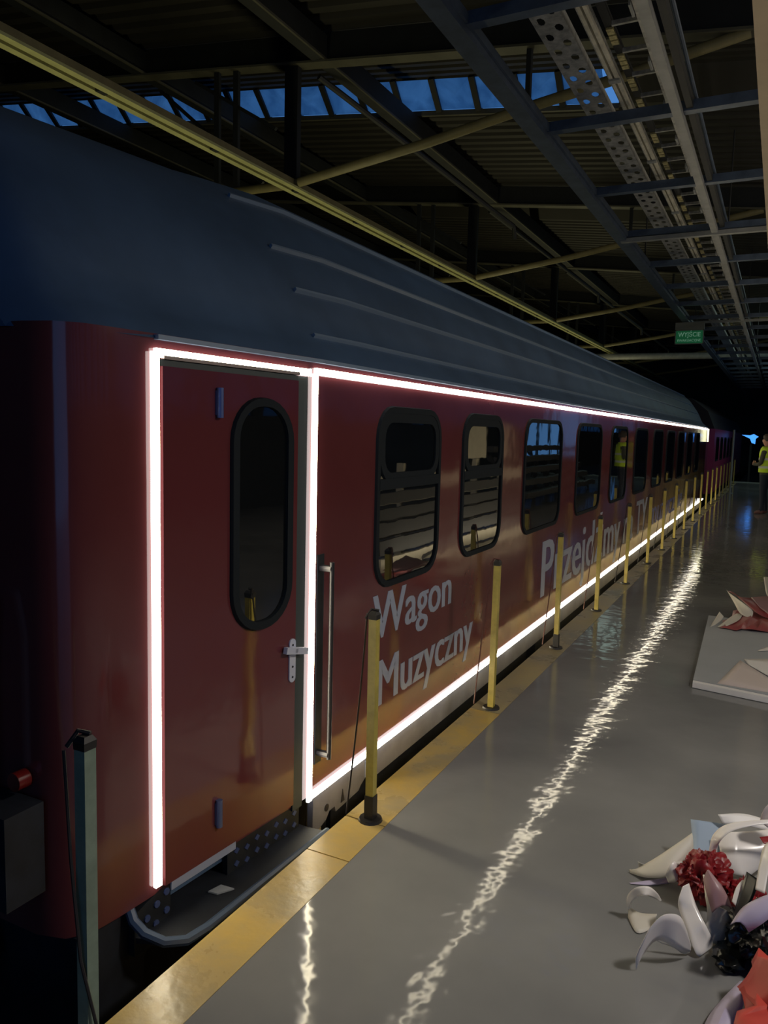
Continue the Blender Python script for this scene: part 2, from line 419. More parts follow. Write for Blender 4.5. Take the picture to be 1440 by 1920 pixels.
o = MB().box(-1.9, 2.2, 18.72, 18.78, GZ-.02, GZ+.03).build('pale_cross_bar', 'gridlight', root)
for y in (4.93, 12.7, 20.5, 28.3):
    for x in (-2.05, -.9): MB().tube([(x, y, GZ+.1), (x, y, 6.1)], .012, 6).build('hanger_rod', 'truss', root)

# perforated tray, built as strips between real slots
root = empty('perforated_tray', 'grey perforated cable tray with oval slots, above the grid', 'cable tray')
bm = bmesh.new()
x0, x1, z = -1.72, -1.51, GZ+.26
P = .235; NY = 80
holes = [(.055, .03), (.145, .08)]                # (x offset, y offset) centre of slots, staggered rows
def plate_cell(bm, y):
    # one repeat of the tray: two staggered slots cut out of a plate 0.22 wide and P long
    for hx, hy in ((.058, .05), (.156, .05)):
        ya = y + (0 if hx < .1 else P/2); w, l = .060, .105
        cx, cy = x0+hx, ya+P/2
        out = [(x0 if hx < .1 else x0+.107, ya), (x0+.107 if hx < .1 else x1, ya), (x0+.107 if hx < .1 else x1, ya+P), (x0 if hx < .1 else x0+.107, ya+P)]
        inn = [(cx+math.cos(a)*w/2, cy+math.sin(a)*l/2) for a in [math.radians(-157.5+45*i) for i in range(8)]]
        vo = [bm.verts.new((p[0], p[1], z)) for p in out]; vi = [bm.verts.new((p[0], p[1], z)) for p in inn]
        # corners 0..3 ccw starting at low x / low y ; inner 0..7 ccw from -157.5 deg
        seq = [(0, 0, 1), (1, 2, 3), (2, 4, 5), (3, 6, 7)]
        for c, i1, i2 in seq: bm.faces.new((vo[c], vi[i2], vi[i1]))
        for c in range(4):
            i2 = (c*2+1); i3 = (c*2+2) % 8; bm.faces.new((vo[c], vo[(c+1) % 4], vi[i3], vi[i2]))
for i in range(NY): plate_cell(bm, 3.0+i*P)
me = bpy.data.meshes.new('tray_plate'); bm.to_mesh(me); bm.free(); me.materials.append(M['tray'])
o = bpy.data.objects.new('tray_plate', me); COL.objects.link(o); o.parent = root
md = o.modifiers.new('t', 'SOLIDIFY'); md.thickness = .004
for x in (x0-.004, x1+.0): MB().box(x, x+.004, 3.0, 40, z, z+.06).build('side_wall', 'tray', root)
MB().box(x0, x1, 21.80, 40, z, z+.004).build('tray_end_plate', 'tray', root)

# double bright track
root = empty('bright_double_rail', 'bright double steel lighting track between the perforated tray and the cable ladder', 'track')
for x in (-1.365, -1.325): MB().box(x, x+.024, 2.2, 42, GZ+.18, GZ+.21).build('rail', 'railbright', root)
MB().box(-1.39, -1.295, 2.2, 42, GZ+.215, GZ+.235).build('carrier', 'tray', root)
for i in range(14):
    MB().box(-1.375, -1.29, 4.4+i*1.95, 4.46+i*1.95, GZ+.165, GZ+.18).build('coupling', 'gridlight', root)
# cable ladder
root = empty('cable_ladder', 'cable ladder with yellow labelled left side and thin rungs, beside the pale beam', 'cable ladder')
MB().box(-1.285, -1.225, 2.2, 42, GZ+.27, GZ+.30).build('side_rail', 'truss', root)
MB().box(-1.045, -1.02, 2.2, 42, GZ+.22, GZ+.30).build('side_rail', 'tray', root)
rung = None; lab = None; tabb = None
for i in range(60):
    y = 4.02+i*.415
    if rung is None:
        rung = MB().box(-1.225, -1.045, -.012, .012, GZ+.24, GZ+.27).build('rung', 'tray', root); rung.location = (0, y, 0)
    else: reuse(rung, root, (0, y, 0))
    if i % 5 != 3:
        if lab is None:
            m = MB(); m.box(-1.28, -1.23, -.13, -.045, GZ+.255, GZ+.27); m.box(-1.28, -1.23, -.03, .03, GZ+.255, GZ+.27); m.box(-1.28, -1.23, .045, .11, GZ+.255, GZ+.27)
            lab = m.build('label_tab', 'tagyellow', root); lab.location = (0, y+.2, 0)
        else: reuse(lab, root, (0, y+.2, 0))
    if i % 2:
        if tabb is None: tabb = MB().box(-1.065, -1.05, -.08, .08, GZ+.20, GZ+.24).build('clip', 'gridlight', root); tabb.location = (0, y+.2, 0)
        else: reuse(tabb, root, (0, y+.2, 0))
m = MB(); m.tube([(-.79, 2.2, GZ+.16), (-.79, 44, GZ+.16)], .016, 8)
tag(m.build('conduit', 'grid'), 'thin grey conduit pipe right of the pale beam', 'conduit')
m = MB(); m.box(-.287, .09, -2, 50, GZ-.30, GZ-.02)
tag(m.build('cream_beam', 'cream'), 'cream painted box beam overhead at the right edge', 'beam')

# exit sign
root = empty('exit_sign', 'green exit sign box hung under the blue-grey grid beam', 'sign', None, (-1.95, 18.55, GZ-.18))
MB().box(-.30, .30, -.04, .04, 0.0, .16).build('housing', 'signbody', root)
fr = MB(); fr.box(-.29, .29, -.015, .015, -.30, -.002); fr.build('panel', 'signgreen', root)
fr = MB()
fr.box(-.30, -.28, -.022, -.016, -.31, 0); fr.box(.28, .30, -.022, -.016, -.31, 0); fr.box(-.30, .30, -.022, -.016, -.315, -.295); fr.box(-.30, .30, -.022, -.016, -.02, 0)
fr.build('frame', 'signbody', root)

def text_obj(name, body, m, width, cap, parent, mw, weight=0.0, ext=.0015, shear=0):
    """text converted to a mesh: width along local x, capital height cap, matrix mw places it"""
    cu = bpy.data.curves.new(name, 'FONT'); cu.body = body; cu.size = 1; cu.extrude = .01
    cu.resolution_u = 3; cu.space_character = 1.0
    t = bpy.data.objects.new(name, cu); COL.objects.link(t)
    bpy.context.view_layer.update()
    dg = bpy.context.evaluated_depsgraph_get(); me = bpy.data.meshes.new_from_object(t.evaluated_get(dg))
    xs = [v.co.x for v in me.vertices]
    cu.body = 'M'; bpy.context.view_layer.update(); dg = bpy.context.evaluated_depsgraph_get()
    mm = bpy.data.meshes.new_from_object(t.evaluated_get(dg)); hs = [v.co.y for v in mm.vertices]; hh = max(hs)-min(hs); hb = min(hs)
    bpy.data.objects.remove(t)
    sx = width/(max(xs)-min(xs)); sy = cap/hh; x00 = min(xs)
    for v in me.vertices: v.co = Vector(((v.co.x-x00)*sx, (v.co.y-hb)*sy, v.co.z*ext/.01))
    if weight:
        bm = bmesh.new()
        for k in (-1, 0, 1):
            c2 = me.copy(); c2.transform(Matrix.Translation((k*weight*sy*.5, 0, abs(k)*-.0002))); bm.from_mesh(c2)
        bm.to_mesh(me); bm.free()
    me.materials.clear(); me.materials.append(M[m])
    me.transform(mw)
    o = bpy.data.objects.new(name, me); COL.objects.link(o)
    if parent: o.parent = parent
    return o
def mw_front(x, y, z): return Matrix(((1,0,0,x),(0,0,-1,y),(0,1,0,z),(0,0,0,1)))     # reads along +x, faces -y
text_obj('lettering', 'WYJŚCIE', 'signwhite', .46, .095, root, mw_front(-.23, -.018, -.15), .01)
text_obj('lettering', 'EWAKUACYJNE', 'signwhite', .48, .05, root, mw_front(-.24, -.018, -.255), .004)

# ------------------------------------------------------------------ the red coach
WX = -1.80; XC = -3.22; YN = 1.61; YD = 2.83; YF = 24.25
coach = empty('red_coach', 'red passenger coach with navy roof, white light strips and white lettering along the platform', 'train coach')
side = [(WX, YD), (-1.87, 1.97), (-1.885, 1.79), (-1.90, 1.70), (-1.95, 1.64), (-2.05, 1.61)]
def mir(p): return (2*XC-p[0], p[1])
ring = side[::-1] + [(WX, 22.9), (-1.87, 23.9), (-1.92, 24.15), (-2.05, YF)]
ring_full = ring + [mir(p) for p in ring[::-1]]
Zs = [-.015, .3, .9, 1.5, 1.95]
m = MB()
m.loft([[(p[0], p[1], z) for p in ring_full] for z in Zs], closed=True)
n = len(ring_full); m.add([(p[0], p[1], -.015) for p in ring_full], [tuple(range(n))])
m.build('body', 'red', coach, smooth=True)

prof = [(-.0, 0.0), (-.03, .035), (-.08, .08), (-.138, .13), (-.19, .235), (-.243, .352), (-.31, .47), (-.379, .566), (-.48, .71), (-.62, .83), (-.80, .94), (-.97, 1.0), (-1.2, 1.06), (XC-WX, 1.08)]
prof[0] = (.012, -.012)
def roof_sec(y, wx, s, z0=1.945):
    pts = [(wx+(-.0 if False else p[0])*1.0*((wx-XC)/(WX-XC)), y, z0+p[1]*s) for p in prof]
    full = pts + [(2*XC-p[0], y, p[2]) for p in pts[-2::-1]]
    return full
secs = [(YN-.01, -2.12, .80), (YN+.05, -1.97, .86), (1.74, -1.905, .89), (1.97, -1.872, .905), (2.4, -1.832, .92), (3.0, WX, .945), (3.06, WX, .96), (3.5, WX, 1.0), (22.8, WX, 1.0), (23.5, -1.84, .97), (24.0, -1.90, .88), (24.28, -2.1, .72)]
m = MB(); R = [roof_sec(*q) for q in secs]
m.loft(R); k = len(R[0])
m.add(R[0], [tuple(range(k))]); m.add(R[-1], [tuple(range(k))])
m.build('roof', 'navy', coach, smooth=True)
# longitudinal ribs
for i in (3, 5, 7, 9):
    pa, pb = prof[i-1], prof[i+1]; tx, tz = pb[0]-pa[0], pb[1]-pa[1]; l = math.hypot(tx, tz); tx, tz = tx/l, tz/l
    nx, nz = (tz, -tx) if tz > 0 else (-tz, tx)
    if nx < 0: nx, nz = -nx, -nz
    if nz < 0 and i > 6: nz = -nz
    px, pz = prof[i]; w = .010; h = .017
    def rb(y, s):
        bx, bz = WX+px, 1.945+pz*s
        return [(bx-tx*w, y, bz-tz*w-.004), (bx-tx*w*.6+nx*h, y, bz-tz*w*.6+nz*h), (bx+tx*w*.6+nx*h, y, bz+tz*w*.6+nz*h), (bx+tx*w, y, bz+tz*w-.004)]
    m = MB(); m.loft([rb(3.05, .955), rb(3.5, 1.0), rb(22.7, 1.0)], closed=True, cap=True); m.build('roof_rib', 'navy_edge', coach)
m = MB()
for a, b in zip([(-1.872, 1.97), (-1.80, 2.9)], [(-1.80, 2.9), (-1.80, 22.9)]):
    m.bar((a[0]+.014, a[1], 1.938), (b[0]+.014, b[1], 1.938), .022, .016)
m.build('gutter', 'navy_edge', coach)
# apron with notches under the light strip
ap = [(2.90, -.02), (2.90, -.235)]
bot = [(3.02, -.20), (3.05, -.17), (3.10, -.17), (3.11, -.20), (3.34, -.19), (3.36, -.17), (3.42, -.145), (3.47, -.15), (3.50, -.185), (22.6, -.185), (22.6, -.02)]
poly = ap+bot
m = MB(); m.prism([(-1.80, p[0], p[1]) for p in poly], (-.03, 0, 0)); m.build('apron', 'apron', coach)
m = MB(); m.box(-4.5, -2.0, 3.4, 22.4, -.72, -.05); m.box(-4.5, -1.92, 7, 10, -.75, -.2); m.box(-4.5, -1.92, 14, 17, -.75, -.2)
m.build('underframe', 'under', coach)
m = MB(); m.box(-4.5, -2.02, 1.7, 3.39, -.6, -.03); m.build('end_frame', 'under', coach)
MB().box(-1.93, -1.87, 3.05, 3.09, -.40, -.05).build('yellow_bracket', 'yellow', coach)
# bogies
for y0 in (4.5, 20.0):
    for yy in (y0-1.25, y0+1.25):
        m = MB()
        for x in (-3.95, -2.5): m.tube([(x-.06, yy, -.34), (x+.06, yy, -.34)], .46, 24)
        m.tube([(-3.9, yy, -.34), (-2.5, yy, -.34)], .08, 10); m.build('wheelset', 'under', coach)
# small marks on the apron
m = MB(); m.box(-1.7995, -1.797, 3.40, 3.455, -.145, -.06); pl = m.build('plate', 'letter', coach); pl['label'] = 'small white data plate with arrows'
m = MB(); m.add([(-1.7965, 3.415, -.13), (-1.7965, 3.44, -.13), (-1.7965, 3.428, -.115)], [(0, 1, 2)]); m.add([(-1.7965, 3.415, -.075), (-1.7965, 3.44, -.075), (-1.7965, 3.428, -.09)], [(0, 1, 2)]); m.build('arrow', 'mark', pl)
m = MB(); m.prism([(-1.799, 3.155, -.175), (-1.799, 3.19, -.175), (-1.799, 3.172, -.11)], (.002, 0, 0)); m.build('triangle_mark', 'mark', coach)
m = MB(); m.tube([(-1.799, 3.02, -.14), (-1.796, 3.02, -.14)], .018, 12); m.build('round_mark', 'mark', coach)

# side windows: rubber frame, pane, top hopper
def rrect(y0, y1, z0, z1, r, n=5):
    pts = []
    for (cy, cz, a0) in ((y1-r, z1-r, 0), (y0+r, z1-r, 90), (y0+r, z0+r, 180), (y1-r, z0+r, 270)):
        for i in range(n+1):
            a = math.radians(a0+90*i/n); pts.append((cy+r*math.cos(a), cz+r*math.sin(a)))
    return pts
def frame_mesh(y0, y1, z0, z1, r, w, d, x):
    o = rrect(y0, y1, z0, z1, r); i = rrect(y0+w, y1-w, z0+w, z1-w, max(.02, r-w))
    m = MB(); m.loft([[(x, p[0], p[1]) for p in o], [(x+d, p[0], p[1]) for p in rrect(y0+.004, y1-.004, z0+.004, z1-.004, r)],
                      [(x+d, p[0], p[1]) for p in i], [(x, p[0], p[1]) for p in i]], closed=True)
    return m
wins = [(3.44, 4.26, 1), (4.62, 5.43, 1), (5.97, 7.15, 0), (7.75, 8.95, 0), (9.50, 10.62, 0), (11.20, 12.36, 0), (12.95, 14.1, 0), (14.6, 15.75, 0), (16.3, 17.4, 0), (18.0, 19.1, 0), (19.8, 20.9, 0)]
for (a, b, hop) in wins:
    z0, z1 = .825, 1.775
    fr = frame_mesh(a, b, z0, z1, .17, .035, .014, WX).build('window', 'rubber', coach)
    g = MB(); g.prism([(WX-.002, p[0], p[1]) for p in rrect(a+.034, b-.034, z0+.034, z1-.034, .136)], (.006, 0, 0)); g.build('pane', 'glass', fr)
    if hop:
        g = MB(); g.box(WX, WX+.016, a+.03, b-.03, 1.345, 1.40); g.build('hopper_bar', 'rubber', fr)
        frame_mesh(a+.03, b-.03, 1.375, z1-.03, .14, .055, .012, WX).build('hopper_frame', 'rubber', fr)
# lettering on the wall, reads along +y and faces +x
def mw_side(y, z): return Matrix(((0,0,1,WX+.001),(1,0,0,y),(0,1,0,z),(0,0,0,1)))
text_obj('lettering', 'Wagon', 'letter', 1.06, .235, coach, mw_side(3.455, .565), .05)['label'] = 'white word Wagon'
text_obj('lettering', 'Muzyczny', 'letter', 1.40, .245, coach, mw_side(3.53, .195), .05)['label'] = 'white word Muzyczny'
text_obj('lettering', 'Przejdźmy', 'letter', 3.75, .50, coach, mw_side(6.67, .205), .05)['label'] = 'large white word Przejdźmy'
text_obj('lettering', 'na TY', 'letter', 2.0, .50, coach, mw_side(10.72, .205), .05)['label'] = 'large white words na TY'
text_obj('lettering', 'muzycznie', 'letter_blue', 4.6, .42, coach, mw_side(13.1, .20), .05)['label'] = 'pale violet lettering'

# the door, on the tapered plane: s runs from the near jamb of the light strip (y 2.83) towards the end
DA = Vector((-1.80, 2.83, 0)); DB = Vector((-1.87, 1.97, 0)); DU = (DB-DA).normalized(); DN = Vector((-DU.y, DU.x, 0))
if DN.x < 0: DN = -DN
def dp(s_, z, d=0): return DA + DU*s_ + DN*d + Vector((0, 0, z))
def dbox(m, s0, s1, z0, z1, d0, d1):
    v = [dp(a, b, c) for c in (d0, d1) for (a, b) in ((s0, z0), (s1, z0), (s1, z1), (s0, z1))]
    return m.add(v, [(0,1,2,3),(7,6,5,4),(0,4,5,1),(1,5,6,2),(2,6,7,3),(3,7,4,0)])
fr = dbox(MB(), .035, .102, -.03, 1.865, .001, .010); fr.build('door_seal', 'seal', coach)
dbox(MB(), .102, .850, 1.845, 1.866, .001, .012).build('door_header', 'seal', coach)
dbox(MB(), .10, .835, 1.868, 1.88, .001, .02).build('drip_rail', 'ledbase', coach)
door = dbox(MB(), .104, .838, .005, 1.845, .001, .016).build('door', 'door_red', coach)
def dring(s0, s1, z0, z1, r, d): return [dp(p[0], p[1], d) for p in rrect(s0, s1, z0, z1, r, 7)]
m = MB(); m.loft([dring(.145, .513, .84, 1.765, .17, .016), dring(.149, .509, .844, 1.761, .17, .032), dring(.185, .475, .877, 1.73, .13, .032), dring(.187, .473, .879, 1.728, .13, .016)], closed=True)
m.build('window_gasket', 'rubber', door, smooth=False)
m = MB(); m.prism(dring(.187, .473, .879, 1.728, .13, .0165), DN*.004); m.build('door_pane', 'glass', door)
for z0 in (.115, 1.68):
    m = MB(); m.tube([dp(.576, z0, .026), dp(.576, z0+.108, .026)], .013, 10); dbox(m, .562, .59, z0+.01, z0+.098, .016, .028)
    m.build('hinge', 'hinge', door, smooth=True)
m = MB(); m.prism([dp(p[0], p[1], .016) for p in rrect(.108, .150, .567, .757, .020)], DN*.006)
hd = m.build('door_handle', 'white_plate', door); hd['label'] = 'white door handle'
MB().bar(dp(.050, .690, .035), dp(.195, .722, .035), .020, .028).build('lever', 'white_plate', door)
m = MB()
for z0 in (.59, .635, .73): m.tube([dp(.129, z0, .021), dp(.129, z0, .024)], .005, 8)
m.build('screw', 'mark', door)
MB().tube([dp(.129, .708, .02), dp(.129, .708, .045)], .010, 8).build('spindle', 'white_plate', door)
# LED strips
def led(name, a, b, out, w=.029, d=.013):
    a, b = Vector(a), Vector(b)
    m = MB(); m.bar(a+out*(d/2+.004), b+out*(d/2+.004), w, d, up=out)
    fo = m.f[:]; vs = [Vector(v) for v in m.v]; m.mi = []
    for f_ in fo:
        nn = (vs[f_[1]]-vs[f_[0]]).cross(vs[f_[2]]-vs[f_[0]]).normalized()
        cc = sum((vs[i_] for i_ in f_), Vector())/4
        m.mi.append(0 if abs(nn.dot(out)) > .9 and (cc-a).dot(out) > d/2 else 1)
    o = m.build(name, ['led', 'ledside'], coach); o['label'] = 'glowing white light tube'; return o
X1 = Vector((1, 0, 0)); LT, LB = 1.892, -.012
led('light_tube', (WX, 2.845, LT), (WX, 23.0, LT), X1)
led('light_tube', (WX, 2.865, LB), (WX, 22.9, LB), X1)
led('light_tube', (WX, 2.848, LB-.02), (WX, 2.848, LT-.01), X1)
led('light_tube', dp(.02, 1.883), dp(.868, 1.887), DN)
led('light_tube', dp(.868, 1.89), dp(.868, .018), DN)
m = MB(); m.box(WX+.004, WX+.045, 23.02, 23.08, 1.55, 1.90); o = m.build('light_tube', 'ledend', coach); o['label'] = 'warm dim end piece of light tube'
# grab rail
m = MB(); m.tube([(-1.735, 2.925, .15), (-1.735, 2.925, 1.06)], .011, 10)
m.tube([(-1.80, 2.925, .17), (-1.735, 2.925, .17)], .016, 8); m.tube([(-1.80, 2.925, 1.03), (-1.735, 2.925, 1.03)], .016, 8)
m.build('grab_rail', 'grab', coach, smooth=True)
m = MB(); m.box(-1.802, -1.794, 2.90, 2.955, .12, 1.09); m.build('rail_backplate', 'dark_metal', coach)
# steps below the door
m = MB(); m.prism([dp(p[0], p[1], -.03) for p in ((.04, -.015), (.04, -.26), (.50, -.13), (.50, -.015))], DN*.028); ck = m.build('checker_plate', 'dark_metal', coach)
for i in range(7):
    for j in range(3):
        s_ = .075+i*.062; z = -.05-j*.055-(.012 if i % 2 else 0)
        if z < -.235+.28*max(0, s_-.04)*1.0: continue
        m = MB(); m.prism([dp(s_-.016, z, -.003), dp(s_, z-.014, -.003), dp(s_+.016, z, -.003), dp(s_, z+.014, -.003)], DN*.004); m.build('stud', 'hinge', ck)
m = MB(); m.prism([dp(p[0], p[1], -.03) for p in ((.80, .01), (.80, -.20), (.965, -.20), (.965, -.045))], DN*.030); ck = m.build('checker_plate', 'dark_metal', coach)
for (s_, z) in ((.82, -.03), (.865, -.055), (.91, -.085), (.82, -.10), (.87, -.125), (.915, -.155)):
    m = MB(); m.tube([dp(s_, z, -.001), dp(s_, z, .005)], .013, 8); m.build('stud', 'hinge', ck)
dbox(MB(), .46, .80, -.035, .003, -.02, .006).build('sill', 'letter', coach)
dbox(MB(), .10, .80, -.08, -.036, -.06, -.03).build('sill_beam', 'navy', coach)
m = MB(); pl = [dp(.02, -.15, .03), dp(.0, -.15, .13), dp(.80, -.15, .17), dp(.90, -.15, .13), dp(.96, -.15, .0), dp(.96, -.15, -.1), dp(.02, -.15, -.1)]
m.prism(pl, (0, 0, .02)); st = m.build('step_board', 'under', coach)
m = MB(); m.tube([dp(.0, -.13, .13), dp(.78, -.13, .165), dp(.87, -.13, .155), dp(.93, -.12, .11), dp(.965, -.09, .05), dp(.97, -.06, .0), dp(.97, .0, -.03)], .018, 8); m.build('step_rim', 'rim', st, smooth=True)
m = MB(); m.prism([dp(.62, -.128, .06), dp(.56, -.128, .09), dp(.57, -.128, .03), dp(.63, -.128, .02)], (0, 0, .006))
tag(m.build('paper_scrap', 'foamtop'), 'small torn grey paper scrap on the step below the door', 'scrap')
m = MB(); m.box(-2.3, -1.915, 1.66, 1.95, -.62, -.02); m.build('corner_valance', 'under', coach)
# end of the coach: gangway bellows, buffers, tail lamp
m = MB()
for i in range(6):
    y0 = 1.60-i*.05; r = .02 if i % 2 else 0
    m.box(-3.85-r, -3.75, y0-.05, y0, .0, 2.0+r); m.box(-2.70, -2.60+r, y0-.05, y0, .0, 2.0+r); m.box(-3.75, -2.70, y0-.05, y0, 1.9, 2.0+r)
m.build('gangway_bellows', 'rubber', coach)
for x in (-4.1, -2.34):
    m = MB(); m.tube([(x, 1.60, -.12), (x, 1.25, -.12), (x, 1.25, -.12)], [.10, .08, .08], 16); m.tube([(x, 1.25, -.12), (x, 1.20, -.12)], .22, 20); m.build('buffer', 'under', coach, smooth=True)
m = MB(); m.tube([(-2.07, 1.60, .52), (-2.07, 1.555, .52)], .03, 14); m.build('tail_lamp', 'tail', coach, smooth=True)
m = MB(); m.tube([(-2.16, 1.55, .25), (-2.16, 1.50, .40), (-2.16, 1.50, .95), (-2.16, 1.55, 1.1)], .02, 8); m.build('end_handrail', 'navy', coach, smooth=True)
m = MB(); m.box(-2.20, -1.99, 1.46, 1.60, .16, .46); m.build('end_cabinet', 'under', coach)

# coach behind
nc = empty('dark_coach', 'dark magenta vehicle on the same track beyond the red coach', 'train coach')
r2 = [(-1.85, 26.6), (-2.0, 26.2), (-2.4, 26.0), (-4.0, 26.0), (-4.6, 26.6), (-4.6, 46), (-1.85, 46)]
MB().prism([(p[0], p[1], -.1) for p in r2], (0, 0, 2.05)).build('body', 'nextcoach', nc)
MB().loft([[(x, y, z) for (x, z) in ((-1.87, 1.95), (-2.1, 2.5), (-2.6, 2.9), (-3.85, 2.9), (-4.35, 2.5), (-4.58, 1.95))] for y in (26.6, 46)], closed=True, cap=True).build('roof', 'nextroof', nc)
MB().box(-4.3, -2.0, 26.6, 45.6, -.8, -.102).build('underframe', 'under', nc)
for y in (27.4, 29.4, 31.4, 33.4, 35.4):
    w_ = frame_mesh(y, y+1.2, .9, 1.7, .1, .05, .015, -1.85).build('window', 'rubber', nc)
    g = MB(); g.prism([(-1.849, p[0], p[1]) for p in rrect(y+.04, y+1.16, .94, 1.66, .08)], (.004, 0, 0)); g.build('pane', 'glass', w_)

# ------------------------------------------------------------------ posts on the platform edge
def make_post(y, paint, label, group=None, sleeve=0.0, cordmat='cord', seed=0, dy=0.0, cord=True):
    rnd = random.Random(seed)
    r = empty('barrier_post', label, 'post', group, (-1.44, y, 0))
    lean = rnd.uniform(-.006, .006)
    z0 = .012+sleeve
    m = MB(); hw = .0175
    def sq(z, h): return [(-h+lean*z, -h, z), (h+lean*z, -h, z), (h+lean*z, h, z), (-h+lean*z, h, z)]
    m.loft([sq(z0, hw), sq(.872, hw)], closed=True, cap=True); m.build('shaft', paint, r)
    m = MB(); m.loft([sq(.872, hw+.001), sq(.892, hw+.002), sq(.905, hw*.7)], closed=True, cap=True); m.build('cap', 'postblack', r)
    m = MB(); m.tube([(0, 0, .0), (0, 0, .012)], [.052, .048], 16); m.build('base_plate', 'postblack', r, smooth=True)
    if sleeve: MB().loft([sq(.012, hw+.003), sq(.012+sleeve, hw+.003)], closed=True, cap=True).build('sleeve', 'postblack', r)
    if cord:
        pts = [(-.034, -.03, .87), (-.012, -.034, .6), (.014, -.033, .35), (.032, .0, .15), (.036, .03, .006)] if seed == 0 else []
        for i in range(0 if seed == 0 else 9):
            t = i/8.; sag = math.sin(math.pi*t)*.012*(1 if seed % 2 else -1)
            pts.append((-.028+(-.085)*t + lean*.9*(1-t), -.01+dy*t+sag, .89*(1-t)+.004))
        m = MB(); m.tube(pts, .0042, 6); m.tube([(-.035, -.02, .875), (-.018, 0, .912), (.012, .01, .908)], .006, 6); m.build('cord', cordmat, r)
    return r
where = {0: 'pale green square barrier post nearest the camera at the left edge, black cord across it',
         1: 'yellow-green barrier post with black base, beside the word Wagon and the door',
         2: 'yellow barrier post just right of the word Muzyczny',
         3: 'yellow barrier post with dark foot sleeve over the start of the large word Przejdźmy',
         4: 'yellow barrier post in front of the middle of the word Przejdźmy',
         5: 'yellow barrier post at the end of the word Przejdźmy, fifth past the door',
         6: 'yellow barrier post just past the letters TY, sixth past the door',
         7: 'yellow barrier post, seventh past the door, near the violet lettering',
         8: 'yellow barrier post leaning cord, eighth past the door, at the violet lettering'}
ys = [1.275, 2.784, 4.33, 5.85, 7.336, 8.89, 10.48, 11.9, 13.36, 14.82, 16.4, 17.9, 19.4, 20.9, 22.4, 23.9, 25.4, 26.9, 28.4, 29.9, 31.4]
for i, y in enumerate(ys):
    lb = where.get(i, 'slim yellow barrier post in the distant row along the platform edge')
    make_post(y, 'postold' if i == 0 else 'postpaint', lb, None if i in where else 'distant barrier posts', .10 if i in (1, 3) else 0,
              'cordred' if i in (2, 3, 4) else 'cord', i, {0: .17, 1: .0, 2: .02, 3: .03, 4: -.02}.get(i, 0), cord=i < 12)
m = MB(); m.tube([(-1.26, 25.7, 0), (-1.26, 25.7, 1.92)], .03, 10); m.tube([(-1.26, 25.7, 0), (-1.26, 25.7, .02)], .09, 12)
tag(m.build('pale_pole', 'pole', smooth=True), 'slim pale pole standing taller than the far barrier posts', 'pole')
# blue lit thing far away
root = empty('blue_sign', 'small bright blue lit sign of jagged outline far down the platform', 'sign', None, (-1.05, 35, -.3))
MB().prism([(x, -.05, z) for x, z in ((-.36, 2.12), (-.05, 2.11), (.08, 2.16), (.26, 2.06), (.16, 1.97), (.15, 1.76), (.02, 1.80), (-.05, 1.97))], (0, .08, 0)).build('panel', 'bluescreen', root)
MB().box(-.04, .04, -.02, .02, 0, 1.75).build('stand', 'truss', root)
MB().box(-.25, .25, -.2, .2, 0, .03).build('foot', 'truss', root)

# ------------------------------------------------------------------ things beside the camera that the coach mirrors
root = empty('slatted_bench_rack', 'long rack of grey panels and beige boards opposite the coach, seen mirrored in its windows', 'rack')
for (z0, z1, mt, x0) in ((.02, .17, 'shelfbeige', .36), (.21, .38, 'shelfgrey', .38), (.42, .58, 'shelfgrey', .40), (.60, .74, 'shelfgrey', .42), (.79, .92, 'shelfgrey', .44), (.96, 1.12, 'shelfbeige', .46)):
    MB().box(x0, x0+.04, 7.75, 12.5, z0, z1).build('board', mt, root)
for y in (7.75, 8.6, 9.9, 11.2, 12.45):
    MB().box(.52, .60, y, y+.05, 0, 1.25).build('upright', 'shelfbeige', root)
for z in (.195, .40, .60, .80): MB().box(.50, .52, 7.75, 12.5, z-.03, z+.03).build('back_board', 'shelfbeige', root)
MB().box(.50, .54, 10.3, 11.5, 1.26, 1.78).build('panel', 'shelfbeige', root)
for y in (7.78, 12.3): MB().box(.40, .75, y, y+.05, 0, .02).build('foot', 'truss', root)
root = empty('added_glow_screen', 'added blue glowing screen with dark mullions standing in for a bright window opposite the coach, seen mirrored in its windows', 'screen', None, (3.0, 23.9, 0))  # added glowing panes, unseen except as a reflection in the coach
for y in (-1.95, -.65, .65): MB().box(0, .03, y+.12, y+1.18, 1.0, 2.7).build('pane', 'bluepanel', root)
for y in (-1.95, -.65, .65, 1.95): MB().box(-.03, .06, y-.12, y+.12, 0, 2.8).build('mullion', 'truss', root)
MB().box(-.02, .05, -1.83, 1.83, .90, .99).build('sill', 'truss', root)
root = empty('dark_step_rack', 'dark stepped rack opposite the coach, farther along', 'rack')
for i in range(5): MB().box(1.5+i*.22, 1.72+i*.22, 17.3, 24.5, 0.15+i*.26, .29+i*.26).build('step', 'shelfgrey', root)
for y in (17.3, 20.8, 24.4): MB().bar((1.6, y, .0), (2.6, y, 1.25), .08, .08).build('stringer', 'truss', root); 

